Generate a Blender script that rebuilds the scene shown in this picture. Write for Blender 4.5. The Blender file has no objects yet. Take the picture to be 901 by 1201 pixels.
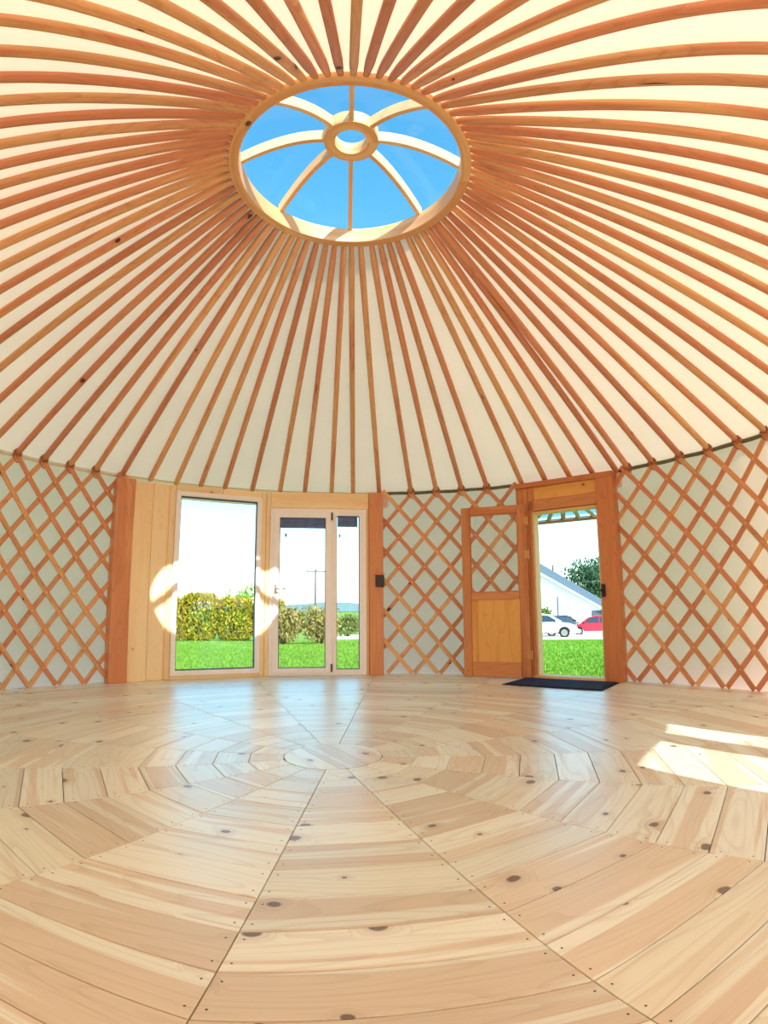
import bpy, bmesh, math, random
from mathutils import Vector, Matrix, noise
random.seed(7)
PI = math.pi
SC = bpy.context.scene
COL = SC.collection
def rad(a): return math.radians(a)

# ------------------------------------------------------------------ camera
cd = bpy.data.cameras.new('camera'); cam = bpy.data.objects.new('camera', cd); COL.objects.link(cam)
YAW, PITCH, ROLL = 0.06766, 0.16472, -0.00620
def cam_dir(v):
    cr, sr = math.cos(ROLL), math.sin(ROLL)
    r, u, f = v[0]*cr - v[1]*sr, v[0]*sr + v[1]*cr, v[2]
    cp, sp = math.cos(PITCH), math.sin(PITCH)
    y, z, x = f*cp - u*sp, f*sp + u*cp, r
    c, s = math.cos(YAW), math.sin(YAW)
    return Vector((x*c + y*s, -x*s + y*c, z))
cx, cy, cz = cam_dir((1, 0, 0)), cam_dir((0, 1, 0)), -cam_dir((0, 0, 1))
CAM = Vector((0, -2.9637, 0.7574))
cam.matrix_world = Matrix(((cx.x, cy.x, cz.x, CAM.x), (cx.y, cy.y, cz.y, CAM.y), (cx.z, cy.z, cz.z, CAM.z), (0, 0, 0, 1)))
cd.type = 'PANO'
cd.sensor_fit = 'HORIZONTAL'; cd.sensor_width = 36.0; cd.sensor_height = 36.0*1201/901
cd.panorama_type = 'FISHEYE_LENS_POLYNOMIAL'     # the slightly barrel-distorted ultra-wide phone lens
cd.fisheye_fov = PI
cd.fisheye_polynomial_k0 = 0.0
cd.fisheye_polynomial_k1 = -3.75530561e-02
cd.fisheye_polynomial_k2 = -1.38436034e-04
cd.fisheye_polynomial_k3 = 2.36746055e-05
cd.fisheye_polynomial_k4 = -5.37821408e-07
cd.clip_start = 0.02; cd.clip_end = 3000
SC.camera = cam

# ------------------------------------------------------------------ sky, sun, exposure
SUN_AZ, SUN_EL = -65.8, 39.2
wd = bpy.data.worlds.new('sky'); SC.world = wd; wd.use_nodes = True
nt = wd.node_tree; nt.nodes.clear()
sk = nt.nodes.new('ShaderNodeTexSky'); sk.sky_type = 'NISHITA'; sk.sun_disc = False
sk.sun_elevation = rad(SUN_EL); sk.sun_rotation = rad(90 - SUN_AZ)
sk.altitude = 50; sk.air_density = 1.0; sk.dust_density = 0.6; sk.ozone_density = 3.0
bg = nt.nodes.new('ShaderNodeBackground'); bg.inputs[1].default_value = 0.142
ow = nt.nodes.new('ShaderNodeOutputWorld')
hs = nt.nodes.new('ShaderNodeHueSaturation'); hs.inputs['Hue'].default_value = .474; hs.inputs['Saturation'].default_value = 1.25
nt.links.new(sk.outputs[0], hs.inputs['Color']); nt.links.new(hs.outputs[0], bg.inputs[0]); nt.links.new(bg.outputs[0], ow.inputs[0])
sl = bpy.data.lights.new('sun', 'SUN'); sl.energy = 2.5; sl.angle = rad(0.55); sl.color = (1.0, 0.98, 0.94)
so = bpy.data.objects.new('sun', sl); COL.objects.link(so)
sd = Vector((math.cos(rad(SUN_AZ))*math.cos(rad(SUN_EL)), math.sin(rad(SUN_AZ))*math.cos(rad(SUN_EL)), math.sin(rad(SUN_EL))))
so.rotation_euler = sd.to_track_quat('Z', 'Y').to_euler(); so.location = sd*30
vs = SC.view_settings
vs.view_transform = 'Standard'; vs.look = 'None'; vs.exposure = 1.62; vs.gamma = 1.0; SC.cycles.diffuse_bounces = 7; SC.cycles.glossy_bounces = 3; vs.use_curve_mapping = False

# ------------------------------------------------------------------ materials
def lin(c):
    f = lambda v: v/12.92 if v <= .04045 else ((v + .055)/1.055)**2.4
    return tuple(f(x/255) for x in c) + (1,)
class NT:
    def __init__(s, name):
        s.m = bpy.data.materials.new(name); s.m.use_nodes = True; s.t = s.m.node_tree; s.t.nodes.clear()
        s.out = s.n('ShaderNodeOutputMaterial')
    def n(s, kind, **kw):
        nd = s.t.nodes.new(kind)
        for k, v in kw.items(): setattr(nd, k, v)
        return nd
    def set(s, sock, v):
        if isinstance(v, bpy.types.NodeSocket): s.t.links.new(v, sock)
        else: sock.default_value = v
    def math(s, op, a, b=0.0, c=None):
        nd = s.n('ShaderNodeMath', operation=op); s.set(nd.inputs[0], a); s.set(nd.inputs[1], b)
        if c is not None: s.set(nd.inputs[2], c)
        return nd.outputs[0]
    def mix(s, f, a, b, mode='MIX'):
        nd = s.n('ShaderNodeMix', data_type='RGBA', blend_type=mode); s.set(nd.inputs[0], f); s.set(nd.inputs[6], a); s.set(nd.inputs[7], b)
        return nd.outputs[2]
    def xyz(s, x, y, z):
        nd = s.n('ShaderNodeCombineXYZ'); s.set(nd.inputs[0], x); s.set(nd.inputs[1], y); s.set(nd.inputs[2], z); return nd.outputs[0]
    def sep(s, v):
        nd = s.n('ShaderNodeSeparateXYZ'); s.set(nd.inputs[0], v); return nd.outputs
    def noise(s, v, scale=1.0, detail=2.0, rough=.5, dist=0.0):
        nd = s.n('ShaderNodeTexNoise'); s.set(nd.inputs['Vector'], v); nd.inputs['Scale'].default_value = scale
        nd.inputs['Detail'].default_value = detail; nd.inputs['Roughness'].default_value = rough; nd.inputs['Distortion'].default_value = dist
        return nd.outputs[0]
    def step(s, v, lo, hi, a=0.0, b=1.0):
        nd = s.n('ShaderNodeMapRange', interpolation_type='SMOOTHSTEP'); s.set(nd.inputs[0], v)
        for i, x in enumerate((lo, hi, a, b)): s.set(nd.inputs[1+i], x)
        return nd.outputs[0]
    def bsdf(s, col, rough=.5, spec=.5, normal=None, metal=0.0):
        b = s.n('ShaderNodeBsdfPrincipled'); s.set(b.inputs['Base Color'], col); s.set(b.inputs['Roughness'], rough)
        b.inputs['Specular IOR Level'].default_value = spec; b.inputs['Metallic'].default_value = metal
        if normal is not None: s.t.links.new(normal, b.inputs['Normal'])
        s.t.links.new(b.outputs[0], s.out.inputs[0]); return b
    def bump(s, h, dist, strength=1.0):
        nd = s.n('ShaderNodeBump'); s.set(nd.inputs['Height'], h); nd.inputs['Distance'].default_value = dist; nd.inputs['Strength'].default_value = strength
        return nd.outputs[0]

def plain(name, c, rough=.5, spec=.4, metal=0.0, vary=.06, scale=14):
    t = NT(name); tc = t.n('ShaderNodeTexCoord')
    n = t.noise(tc.outputs['Object'], scale, 3)
    k = t.step(n, .3, .7, 1 - vary, 1 + vary)
    col = t.mix(1.0, lin(c), t.xyz(k, k, k), 'MULTIPLY')
    t.bsdf(col, rough, spec, metal=metal); return t.m

def wood(name, cols, dark, knot, coord='Object', kscale=3.0, kfrac=.5, ksize=.06, band=(.5, 7.0), rough=.45, spec=.4, grain=.22, flat=False, tone=.12, thr=(.46, .56), coat=0.0):
    """Softwood: pale sapwood and redder heartwood bands along X, fine grain, round knots with rings."""
    t = NT(name); tc = t.n('ShaderNodeTexCoord'); oi = t.n('ShaderNodeObjectInfo')
    r = oi.outputs['Random']
    x, y, z = t.sep(tc.outputs[coord])
    x = t.math('ADD', x, t.math('MULTIPLY', r, 173.0)); y = t.math('ADD', y, t.math('MULTIPLY', r, 91.7))
    r2 = t.math('FRACT', t.math('MULTIPLY', r, 57.31))
    # knots
    vo = t.n('ShaderNodeTexVoronoi', voronoi_dimensions='2D' if flat else '3D', feature='F1')
    vx = t.xyz(t.math('MULTIPLY', x, .72), y, 0.0 if flat else z)
    t.set(vo.inputs['Vector'], vx); vo.inputs['Scale'].default_value = kscale
    d = vo.outputs['Distance']; vr, vg, vb = t.sep(vo.outputs['Color'])
    has = t.math('LESS_THAN', vr, kfrac)
    wob = t.math('MULTIPLY', t.math('SUBTRACT', t.noise(vx, 26, 2), .5), ksize*.9)
    dd = t.math('ADD', d, wob)
    size = t.math('MULTIPLY', t.math('ADD', t.math('MULTIPLY', vg, 1.0), .3), ksize)
    core = t.math('MULTIPLY', has, t.step(t.math('DIVIDE', dd, size), .75, 1.15, 1.0, 0.0))
    halo = t.math('MULTIPLY', has, t.step(t.math('DIVIDE', dd, size), .8, 3.6, 1.0, 0.0))
    # grain bends round the knots
    yb = t.math('ADD', y, t.math('MULTIPLY', halo, .035))
    low = t.noise(t.xyz(t.math('MULTIPLY', x, band[0]), t.math('MULTIPLY', yb, band[1]), t.math('MULTIPLY', z, band[1])), 1.0, 2, .5, .4)
    lowr = t.math('ADD', low, t.math('MULTIPLY', t.math('SUBTRACT', r2, .5), .22))
    heart = t.step(lowr, thr[0], thr[1])
    g1 = t.noise(t.xyz(t.math('MULTIPLY', x, 2.2), t.math('MULTIPLY', yb, 90), t.math('MULTIPLY', z, 90)), 1.0, 3, .6)
    ringn = t.noise(t.xyz(t.math('MULTIPLY', x, .7), t.math('MULTIPLY', yb, 5), t.math('MULTIPLY', z, 5)), 1.0, 1)
    rings = t.math('FRACT', t.math('ADD', t.math('MULTIPLY', ringn, 16), t.math('MULTIPLY', halo, 2.2)))
    rings = t.step(rings, .62, 1.0)
    col = t.mix(heart, lin(cols[0]), lin(cols[1]))
    third = t.step(t.math('FRACT', t.math('MULTIPLY', r, 211.7)), .45, .9)
    col = t.mix(t.math('MULTIPLY', third, .75), col, lin(cols[2]))
    gg = t.math('ADD', t.math('MULTIPLY', t.step(g1, .5, .75), grain), t.math('MULTIPLY', rings, grain*.8))
    col = t.mix(gg, col, lin(dark))
    col = t.mix(t.math('MULTIPLY', halo, .28), col, lin(dark))
    col = t.mix(t.math('MULTIPLY', core, .9), col, lin(knot))
    k = t.math('ADD', 1 - tone/2, t.math('MULTIPLY', t.math('FRACT', t.math('MULTIPLY', r, 13.7)), tone))
    col = t.mix(1.0, col, t.xyz(k, k, k), 'MULTIPLY')
    ro = t.math('ADD', rough, t.math('MULTIPLY', g1, .12))
    b = t.bsdf(col, ro, spec, t.bump(g1, .0008, .5))
    b.inputs['Coat Weight'].default_value = coat; b.inputs['Coat Roughness'].default_value = .34; b.inputs['Coat IOR'].default_value = 1.6
    return t.m

M = {}
M['floor'] = wood('pine_floorboard', ((238, 247, 232), (222, 214, 190), (232, 238, 216)), (176, 148, 112), (84, 54, 42), kscale=4.2, kfrac=.55, ksize=.066,
                  band=(.45, 11), rough=.3, spec=1.0, grain=.24, flat=True, tone=.2, thr=(.48, .54), coat=.6)
M['pole'] = wood('larch_roof_pole', ((230, 180, 128), (218, 152, 114), (212, 142, 108)), (170, 102, 68), (64, 32, 20), kscale=4.5, kfrac=.6, ksize=.07, rough=.5, spec=.35, grain=.3, tone=.2)
M['slat'] = wood('larch_lattice_slat', ((236, 188, 132), (224, 158, 114), (214, 140, 102)), (174, 108, 70), (72, 36, 24), coord='UV', kscale=3.0, kfrac=.3, ksize=.04, rough=.5, spec=.35, grain=.25, tone=.2, flat=True)
M['post'] = wood('douglas_fir_post', ((230, 164, 116), (220, 148, 102), (226, 156, 108)), (176, 102, 66), (84, 40, 24), kscale=2.2, kfrac=.35, ksize=.045, band=(.5, 6), grain=.3)
M['panel'] = wood('knotty_pine_panel', ((254, 234, 188), (250, 222, 172), (252, 228, 180)), (230, 180, 124), (110, 58, 30), kscale=7.5, kfrac=.42, ksize=.085, band=(.5, 5), grain=.2, rough=.5)
M['doorwood'] = wood('stained_door_wood', ((214, 146, 94), (200, 126, 78), (208, 138, 86)), (156, 88, 52), (74, 36, 20), kscale=2.2, kfrac=.3, ksize=.045, grain=.28, rough=.42)
M['doorpanel'] = wood('door_plywood', ((234, 178, 98), (222, 160, 84), (228, 170, 92)), (188, 118, 58), (110, 56, 28), kscale=6, kfrac=.35, ksize=.07, grain=.22, rough=.42)
M['crown'] = wood('crown_laminated_wood', ((236, 196, 142), (222, 170, 118), (228, 182, 128)), (178, 118, 74), (88, 50, 30), coord='UV', kscale=3, kfrac=.3, ksize=.04, grain=.22, rough=.45, flat=True)
M['jamb'] = wood('pale_door_jamb', ((240, 206, 150), (230, 190, 132), (236, 198, 142)), (196, 140, 86), (110, 66, 38), kscale=3, kfrac=.2, ksize=.04)
M['white'] = plain('white_window_plastic', (253, 253, 252), .35, .5, vary=.02)
M['dark'] = plain('dark_metal', (58, 56, 58), .4, .5, .6)
M['metal'] = plain('brushed_metal', (186, 184, 178), .35, .5, .9)
M['brass'] = plain('worn_brass', (196, 150, 96), .4, .5, .7)
M['rivet'] = plain('pale_rivet', (236, 222, 196), .4, .5)
M['rope'] = plain('leather_cord', (176, 118, 82), .8, .2, vary=.2, scale=60)
M['nail'] = plain('nail_steel', (84, 62, 50), .5, .5)
M['nail2'] = plain('dark_split', (44, 26, 18), .9, .1)
M['blind'] = plain('navy_blind', (84, 108, 164), .6, .3)
M['band'] = plain('painted_eave_gap', (112, 108, 84), .8, .1, vary=.1)  # olive colour stands in for the shaded gap between wall and roof
M['joint'] = plain('floor_substrate', (120, 78, 48), .8, .1)
M['seal'] = plain('grey_rubber_seal', (84, 92, 104), .6, .3)

def canvas(name, c, tc_, fac):
    t = NT(name); co = t.n('ShaderNodeTexCoord')
    n = t.noise(co.outputs['Object'], 1.6, 4); w = t.noise(co.outputs['Object'], 220, 2)
    k = t.step(n, .3, .7, .965, 1.02)
    bmp = t.bump(t.math('ADD', t.math('MULTIPLY', t.noise(co.outputs['Object'], 3.2, 3), 1.0), t.math('MULTIPLY', w, .02)), .02, .5)
    d = t.n('ShaderNodeBsdfDiffuse'); t.set(d.inputs[0], t.mix(1.0, lin(c), t.xyz(k, k, k), 'MULTIPLY')); t.set(d.inputs['Normal'], bmp)
    tr = t.n('ShaderNodeBsdfTranslucent'); t.set(tr.inputs[0], lin(tc_))
    mx = t.n('ShaderNodeMixShader'); mx.inputs[0].default_value = fac
    t.t.links.new(d.outputs[0], mx.inputs[1]); t.t.links.new(tr.outputs[0], mx.inputs[2]); t.t.links.new(mx.outputs[0], t.out.inputs[0])
    return t.m
M['roof'] = canvas('cream_roof_canvas', (255, 246, 226), (255, 225, 186), .285)
M['wall'] = canvas('cream_wall_canvas', (255, 246, 228), (255, 190, 162), .72)

def glass(name, tint=(1, 1, 1), refl=.06):
    t = NT(name); lw = t.n('ShaderNodeLayerWeight'); lw.inputs[0].default_value = .5
    fz = t.math('ADD', .025, t.math('MULTIPLY', t.math('POWER', lw.outputs['Facing'], 5.0), .5))
    tr = t.n('ShaderNodeBsdfTransparent'); tr.inputs[0].default_value = tint + (1,)
    gl = t.n('ShaderNodeBsdfGlossy'); gl.inputs['Roughness'].default_value = .02
    mx = t.n('ShaderNodeMixShader'); t.t.links.new(fz, mx.inputs[0])
    t.t.links.new(tr.outputs[0], mx.inputs[1]); t.t.links.new(gl.outputs[0], mx.inputs[2]); t.t.links.new(mx.outputs[0], t.out.inputs[0])
    return t.m
M['glass'] = glass('clear_glass', (.985, .995, .99))
M['dome'] = glass('acrylic_dome', (.97, .985, 1.0))

# ------------------------------------------------------------------ mesh helpers
def newbm(): return bmesh.new()
def box(bm, x0, x1, y0, y1, z0, z1, bev=0.0, seg=1):
    vs_ = [bm.verts.new(p) for p in ((x0, y0, z0), (x1, y0, z0), (x1, y1, z0), (x0, y1, z0), (x0, y0, z1), (x1, y0, z1), (x1, y1, z1), (x0, y1, z1))]
    fs = [bm.faces.new([vs_[i] for i in f]) for f in ((0, 3, 2, 1), (4, 5, 6, 7), (0, 1, 5, 4), (1, 2, 6, 5), (2, 3, 7, 6), (3, 0, 4, 7))]
    if bev > 0:
        es = list({e for f in fs for e in f.edges})
        bmesh.ops.bevel(bm, geom=es, offset=bev, segments=seg, affect='EDGES', profile=.5)
    return bm
def cyl(bm, c, r, h, n=16, axis='z', r2=None):
    m = bmesh.ops.create_cone(bm, cap_ends=True, segments=n, radius1=r, radius2=r if r2 is None else r2, depth=h)
    rot = {'z': Matrix.Identity(3), 'x': Matrix.Rotation(PI/2, 3, 'Y'), 'y': Matrix.Rotation(PI/2, 3, 'X')}[axis]
    bmesh.ops.rotate(bm, verts=m['verts'], cent=(0, 0, 0), matrix=rot); bmesh.ops.translate(bm, verts=m['verts'], vec=c)
    return m['verts']
def tube(bm, pts, r, n=6, closed=False):
    pts = [Vector(p) for p in pts]; rings = []; N = len(pts)
    for i, p in enumerate(pts):
        a = pts[(i-1) % N] if (closed or i > 0) else p; b = pts[(i+1) % N] if (closed or i < N-1) else p
        t = (b - a).normalized(); up = Vector((0, 0, 1)) if abs(t.z) < .95 else Vector((1, 0, 0))
        s = t.cross(up).normalized(); u = s.cross(t)
        rr = r[i] if isinstance(r, (list, tuple)) else r
        rings.append([bm.verts.new(p + (s*math.cos(2*PI*k/n) + u*math.sin(2*PI*k/n))*rr) for k in range(n)])
    for i in range(N if closed else N-1):
        A, B = rings[i], rings[(i+1) % N]
        for k in range(n): bm.faces.new((A[k], A[(k+1) % n], B[(k+1) % n], B[k]))
    if not closed:
        bm.faces.new(rings[0]); bm.faces.new(rings[-1][::-1])
    return bm
def mesh(name, bm, mat, smooth=False):
    bmesh.ops.recalc_face_normals(bm, faces=bm.faces[:])
    me = bpy.data.meshes.new(name); bm.to_mesh(me); bm.free()
    if smooth:
        for p in me.polygons: p.use_smooth = True
    me.materials.append(mat if not isinstance(mat, str) else M[mat]); return me
def link(name, me, parent=None, mw=None, kind=None, label=None, cat=None, group=None):
    o = bpy.data.objects.new(name, me); COL.objects.link(o)
    if mw is not None: o.matrix_world = mw
    if parent is not None: o.parent = parent
    if kind: o['kind'] = kind
    if label: o['label'] = label
    if cat: o['category'] = cat
    if group: o['group'] = group
    return o
def obj(name, bm, mat, parent=None, smooth=False, **kw): return link(name, mesh(name, bm, mat, smooth), parent, **kw)
def empty(name, mw=None, **kw): return link(name, None, None, mw, **kw)
def pbox(name, mat, parent, b, bev=.004, **kw):
    bm = newbm(); box(bm, *b, bev=bev); return obj(name, bm, mat, parent, **kw)
def pol(a, r, z=0.0): return Vector((r*math.cos(rad(a)), r*math.sin(rad(a)), z))
def frame(A, B):
    x = (B - A).normalized(); z = Vector((0, 0, 1)); y = z.cross(x)      # y points outward, away from the room
    return Matrix(((x.x, y.x, 0, A.x), (x.y, y.y, 0, A.y), (0, 0, 1, A.z), (0, 0, 0, 1)))
def smooth_by(me, ang=.6):
    for p in me.polygons: p.use_smooth = True
    me.set_sharp_from_angle(angle=ang)

# ------------------------------------------------------------------ floor: 16 sectors of mitred pine boards
R_WALL, H_WALL = 3.36, 2.012
FC = Vector((-.067, -.056, 0)); NSEC = 16; HALF = PI/NSEC; PH = rad(-96.4946)   # a seam direction
bm = newbm(); bmesh.ops.create_circle(bm, cap_ends=True, segments=64, radius=3.66)
g = bmesh.ops.extrude_face_region(bm, geom=bm.faces[:]); bmesh.ops.translate(bm, verts=[v for v in g['geom'] if isinstance(v, bmesh.types.BMVert)], vec=(0, 0, -.12))
bmesh.ops.translate(bm, verts=bm.verts[:], vec=(0, 0, -.022))
floor = obj('floor', bm, 'joint', kind='structure', label='round timber floor of pale knotty pine boards laid in sixteen mitred sectors')
R0, DW, NR, GAP = .25, .1715, 19, .0016
nail_pts = []
for k in range(NR):
    r0, r1 = R0 + k*DW, (R0 + (k+1)*DW if k < NR - 1 else 3.64)
    y0, y1 = r0*math.cos(HALF) + GAP, r1*math.cos(HALF) - GAP
    yc = (y0 + y1)/2; th = math.tan(HALF); e = GAP/math.cos(HALF)
    bm = newbm(); q = [(-(y0*th - e), y0), (y0*th - e, y0), (y1*th - e, y1), (-(y1*th - e), y1)]
    top = [bm.verts.new((x, y - yc, 0)) for x, y in q]; bot = [bm.verts.new((x, y - yc, -.02)) for x, y in q]
    bm.faces.new(top); bm.faces.new(bot[::-1])
    for i in range(4): bm.faces.new((top[i], bot[i], bot[(i+1) % 4], top[(i+1) % 4]))
    bmesh.ops.recalc_face_normals(bm, faces=bm.faces[:])
    bmesh.ops.bevel(bm, geom=[ed for ed in bm.edges if all(abs(v.co.z) < 1e-6 for v in ed.verts)], offset=.0012, segments=1, affect='EDGES')
    me = mesh('plank', bm, 'floor')
    for s in range(NSEC):
        a = PH + (s + .5)*2*HALF
        d = Vector((math.cos(a), math.sin(a), 0))
        mw = Matrix.Translation(FC + d*yc + Vector((0, 0, random.uniform(-.0006, 0)))) @ Matrix.Rotation(a - PI/2, 4, 'Z')
        link('plank', me, floor, mw)
        if y1 < 3.3:
            for sx in (-1, 1):
                for f in (.2, .8):
                    yy = y0 + (y1 - y0)*f
                    nail_pts.append(FC + Matrix.Rotation(a - PI/2, 3, 'Z') @ Vector((sx*(yy*th - .022), yy, 0)))
for i in range(3):       # centre disc cut from three boards
    bm = newbm(); rr = R0*math.cos(HALF) - GAP; w = 2*rr/3; y0, y1 = -rr + i*w + GAP/2, -rr + (i+1)*w - GAP/2
    n = 10; ys = [y0 + (y1 - y0)*j/n for j in range(n+1)]
    loop = [(math.sqrt(max(rr*rr - y*y, 0)), y) for y in ys] + [(-math.sqrt(max(rr*rr - y*y, 0)), y) for y in ys[::-1]]
    top = []; 
    for p in loop:
        if not top or (Vector(p) - Vector(top[-1])).length > 1e-4: top.append(p)
    if (Vector(top[0]) - Vector(top[-1])).length < 1e-4: top.pop()
    tv = [bm.verts.new((x, y, 0)) for x, y in top]; bv = [bm.verts.new((x, y, -.02)) for x, y in top]
    bm.faces.new(tv); bm.faces.new(bv[::-1])
    for j in range(len(tv)): bm.faces.new((tv[j], bv[j], bv[(j+1) % len(tv)], tv[(j+1) % len(tv)]))
    obj('plank', bm, 'floor', floor, mw=Matrix.Translation(FC) @ Matrix.Rotation(rad(118), 4, 'Z'))
bm = newbm()
for p in nail_pts:
    vv = [bm.verts.new((p.x + .0032*math.cos(j*PI/3), p.y + .0032*math.sin(j*PI/3), .0004)) for j in range(6)]; bm.faces.new(vv)
obj('nail_heads', bm, 'nail', floor, kind='stuff', label='small nail heads at the board ends')

# ------------------------------------------------------------------ round canvas wall with crossing lattice slats
BAY = [pol(a, 3.2816) for a in (132.1, 123.9, 105.6, 83.0)]
DA, DB = pol(56.6, 3.2816), pol(38.7, 3.2816)
WA, WB = pol(-27.0, 3.2816), pol(-51.5, 3.2816)
ROOF_Z0, SLOPE = 2.012, (3.418 - 2.012)/(3.36 - .762)
def canvas_arc(bm, a0, a1, r, z0, z1, nz=14, wave=.007):
    n = max(4, int(abs(a1 - a0)*1.5)); g = []
    for i in range(n+1):
        a = a0 + (a1 - a0)*i/n; row = []
        for j in range(nz+1):
            z = z0 + (z1 - z0)*j/nz
            w = wave*noise.noise(Vector((a*.16, z*1.6, 3.3))) + wave*.6*noise.noise(Vector((a*.55, z*3, 9)))*(1 - z/2.2)
            row.append(bm.verts.new(pol(a, r + abs(w), z)))
        g.append(row)
    for i in range(n):
        for j in range(nz): bm.faces.new((g[i][j], g[i+1][j], g[i+1][j+1], g[i][j+1]))
def slat_mesh(a_top, sgn, lo, hi, r, dadz, ztop=2.05, zbot=.012):
    """Helical slat; sgn -1 runs down to the right seen from inside. Clipped to azimuths lo..hi."""
    za = lambda z: a_top + sgn*(H_WALL - z)*dadz
    zs = [zbot + (ztop - zbot)*i/200 for i in range(201)]
    zs = [z for z in zs if lo <= za(z) <= hi]
    if len(zs) < 12: return None
    n = max(3, len(zs)//13); zs = [zs[0] + (zs[-1] - zs[0])*i/n for i in range(n+1)]
    bm = newbm(); uvl = bm.loops.layers.uv.new('UVMap'); W, T = .044, .011; rows = []; L = 0; prev = None
    for z in zs:
        a = za(z); c = pol(a, r, z); e = .01
        t = (pol(za(z+e), r, z+e) - pol(za(z-e), r, z-e)).normalized(); nr = pol(a, 1); w = t.cross(nr).normalized()
        if prev is not None: L += (c - prev).length
        prev = c
        rows.append(([bm.verts.new(c + w*sx*W/2 + nr*sy*T/2) for sx, sy in ((-1, -1), (1, -1), (1, 1), (-1, 1))], L))
    def uvf(vs_, us):
        f = bm.faces.new(vs_)
        for l, u in zip(f.loops, us): l[uvl].uv = u
    vy = (0, W, W + T, 2*W + T, 2*W + 2*T)
    for (A, la), (B, lb) in zip(rows, rows[1:]):
        for k in range(4): uvf((A[k], A[(k+1) % 4], B[(k+1) % 4], B[k]), ((la, vy[k]), (la, vy[k+1]), (lb, vy[k+1]), (lb, vy[k])))
    for Rw in (rows[0], rows[-1]): uvf(Rw[0], ((Rw[1], 0), (Rw[1], W), (Rw[1], W), (Rw[1], 0)))
    bmesh.ops.recalc_face_normals(bm, faces=bm.faces[:])
    return mesh('lattice_slat', bm, 'slat')
def lattice(wall, first, step, lo, hi):
    dadz = step/.3353; nodes = []
    k0, k1 = int((lo - first)/step) - 8, int((hi - first)/step) + 8
    for sgn, r in ((-1, 3.352), (1, 3.3645)):
        for k in range(k0, k1+1):
            me = slat_mesh(first + k*step + random.uniform(-.12, .12), sgn, lo, hi, r, dadz)
            if me: link('lattice_slat', me, wall)
    bm = newbm()
    for k in range(2*k0, 2*k1+1):
        for j in range(0, 13):
            if (k + j) % 2: continue
            a, z = first + k*step/2, H_WALL - j*.3353/2
            if lo + .6 < a < hi - .6 and z > .03:
                c, nr = pol(a, 3.3455, z), -pol(a, 1); tx = Vector((0, 0, 1)).cross(nr)
                ring = [bm.verts.new(c + (tx*math.cos(q*PI/3) + Vector((0, 0, 1))*math.sin(q*PI/3))*.0062) for q in range(6)]
                tip = bm.verts.new(c + nr*.004)
                for q in range(6): bm.faces.new((ring[q], ring[(q+1) % 6], tip))
    obj('rivet_heads', bm, 'rivet', wall, kind='stuff')
def make_wall(name, a0, a1, label, first, step, band, ext=(0, 0)):
    bm = newbm(); canvas_arc(bm, a0 - 1.8, a1 + 1.8, 3.40, 0.0, 2.05)
    w = obj(name, bm, 'wall', smooth=True, kind='structure', label=label)
    bm = newbm(); n = int((a1 - a0)*1.2) + 2
    tube(bm, [pol(a0 + (a1 - a0)*i/n, 3.385, 2.022 + .003*math.sin(i*.7)) for i in range(n+1)], .018, 6)
    obj('eave_cord_and_gap', bm, band, w, smooth=True, label='strip along the top of the wall, white cord at left, painted dark gap elsewhere')  # a cord on the left wall only; elsewhere the dark gap is painted on
    lattice(w, first, step, a0 + ext[0], a1 + ext[1]); return w
M['cord'] = plain('white_cord', (228, 222, 204), .8, .1)
make_wall('wall_left', 132.6, 236, 'cream canvas wall behind crossed wooden lattice left of the windows', 150.2 - 4.45*3, 4.45, 'cord', (-1.5, 0))
make_wall('wall_front', 56.9, 82.4, 'cream canvas wall behind lattice between window bay and open door', 77.45, 4.93, 'band', (0, .9))
make_wall('wall_right', -26.4, 38.1, 'cream canvas wall behind lattice right of the open door', 36.95, 4.85, 'band', (0, 1.6))
make_wall('wall_back', -124, -52.1, 'cream canvas lattice wall behind the viewer', -54.5, 4.8, 'band')
for nm, a0, a1, lb in (('wall_bay_top', 82, 133, 'canvas strip above the window bay'), ('wall_door_top', 38, 57.5, 'canvas strip above the open door'), ('wall_rear_top', -53, -26, 'canvas strip above the rear window')):
    bm = newbm(); canvas_arc(bm, a0, a1, 3.40, 1.86, 2.05, 3); obj(nm, bm, 'wall', smooth=True, kind='structure', label=lb)

# ------------------------------------------------------------------ roof: canvas cone and poles
bm = newbm(); NA = 150
prof = [3.425 - (3.425 - .772)*j/16 for j in range(17)]
grid = [[bm.verts.new(pol(360*i/NA, r, ROOF_Z0 + .054 + (3.36 - r)*SLOPE + .012*math.sin((j/16)*PI)*(0.4 + noise.noise(Vector((i*.21, j*.4, 1)))))) for j, r in enumerate(prof)] for i in range(NA)]
for i in range(NA):
    for j in range(16): bm.faces.new((grid[i][j], grid[(i+1) % NA][j], grid[(i+1) % NA][j+1], grid[i][j+1]))
ceil = obj('ceiling', bm, 'roof', smooth=True, kind='structure', label='conical cream canvas roof carried on radial wooden poles')
heads = [150.2, 145.75, 141.3, 136.85, 132.2, 127.1, 122.4, 117.9, 113.4, 108.2, 102.9, 98.1, 92.9, 88.7, 83.6, 77.45, 72.52, 67.6, 62.66, 56.0, 51.5, 46.9, 42.7, 38.6, 36.4, 32.0, 27.2, 22.4, 17.5, 12.7]
aft = [-38.2, -43.6, -49.0, -54.0, -60.0]
heads += [12.7 - (12.7 + 38.2)*i/11 for i in range(1, 11)] + aft
heads += [-60 - 59.5*i/12 for i in range(1, 12)] + [-119.5, -123.7, -128.6, -133.4, -138.1, -142.9]
heads += [-142.9 - (360 - 142.9 - 150.2)*i/14 for i in range(1, 14)]
rs, re = 3.385, .752
PL = math.hypot(rs - re, (rs - re)*SLOPE); TILT = math.atan(SLOPE)
bm = newbm(); secs = []
W2, HH = .0235, .044
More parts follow.
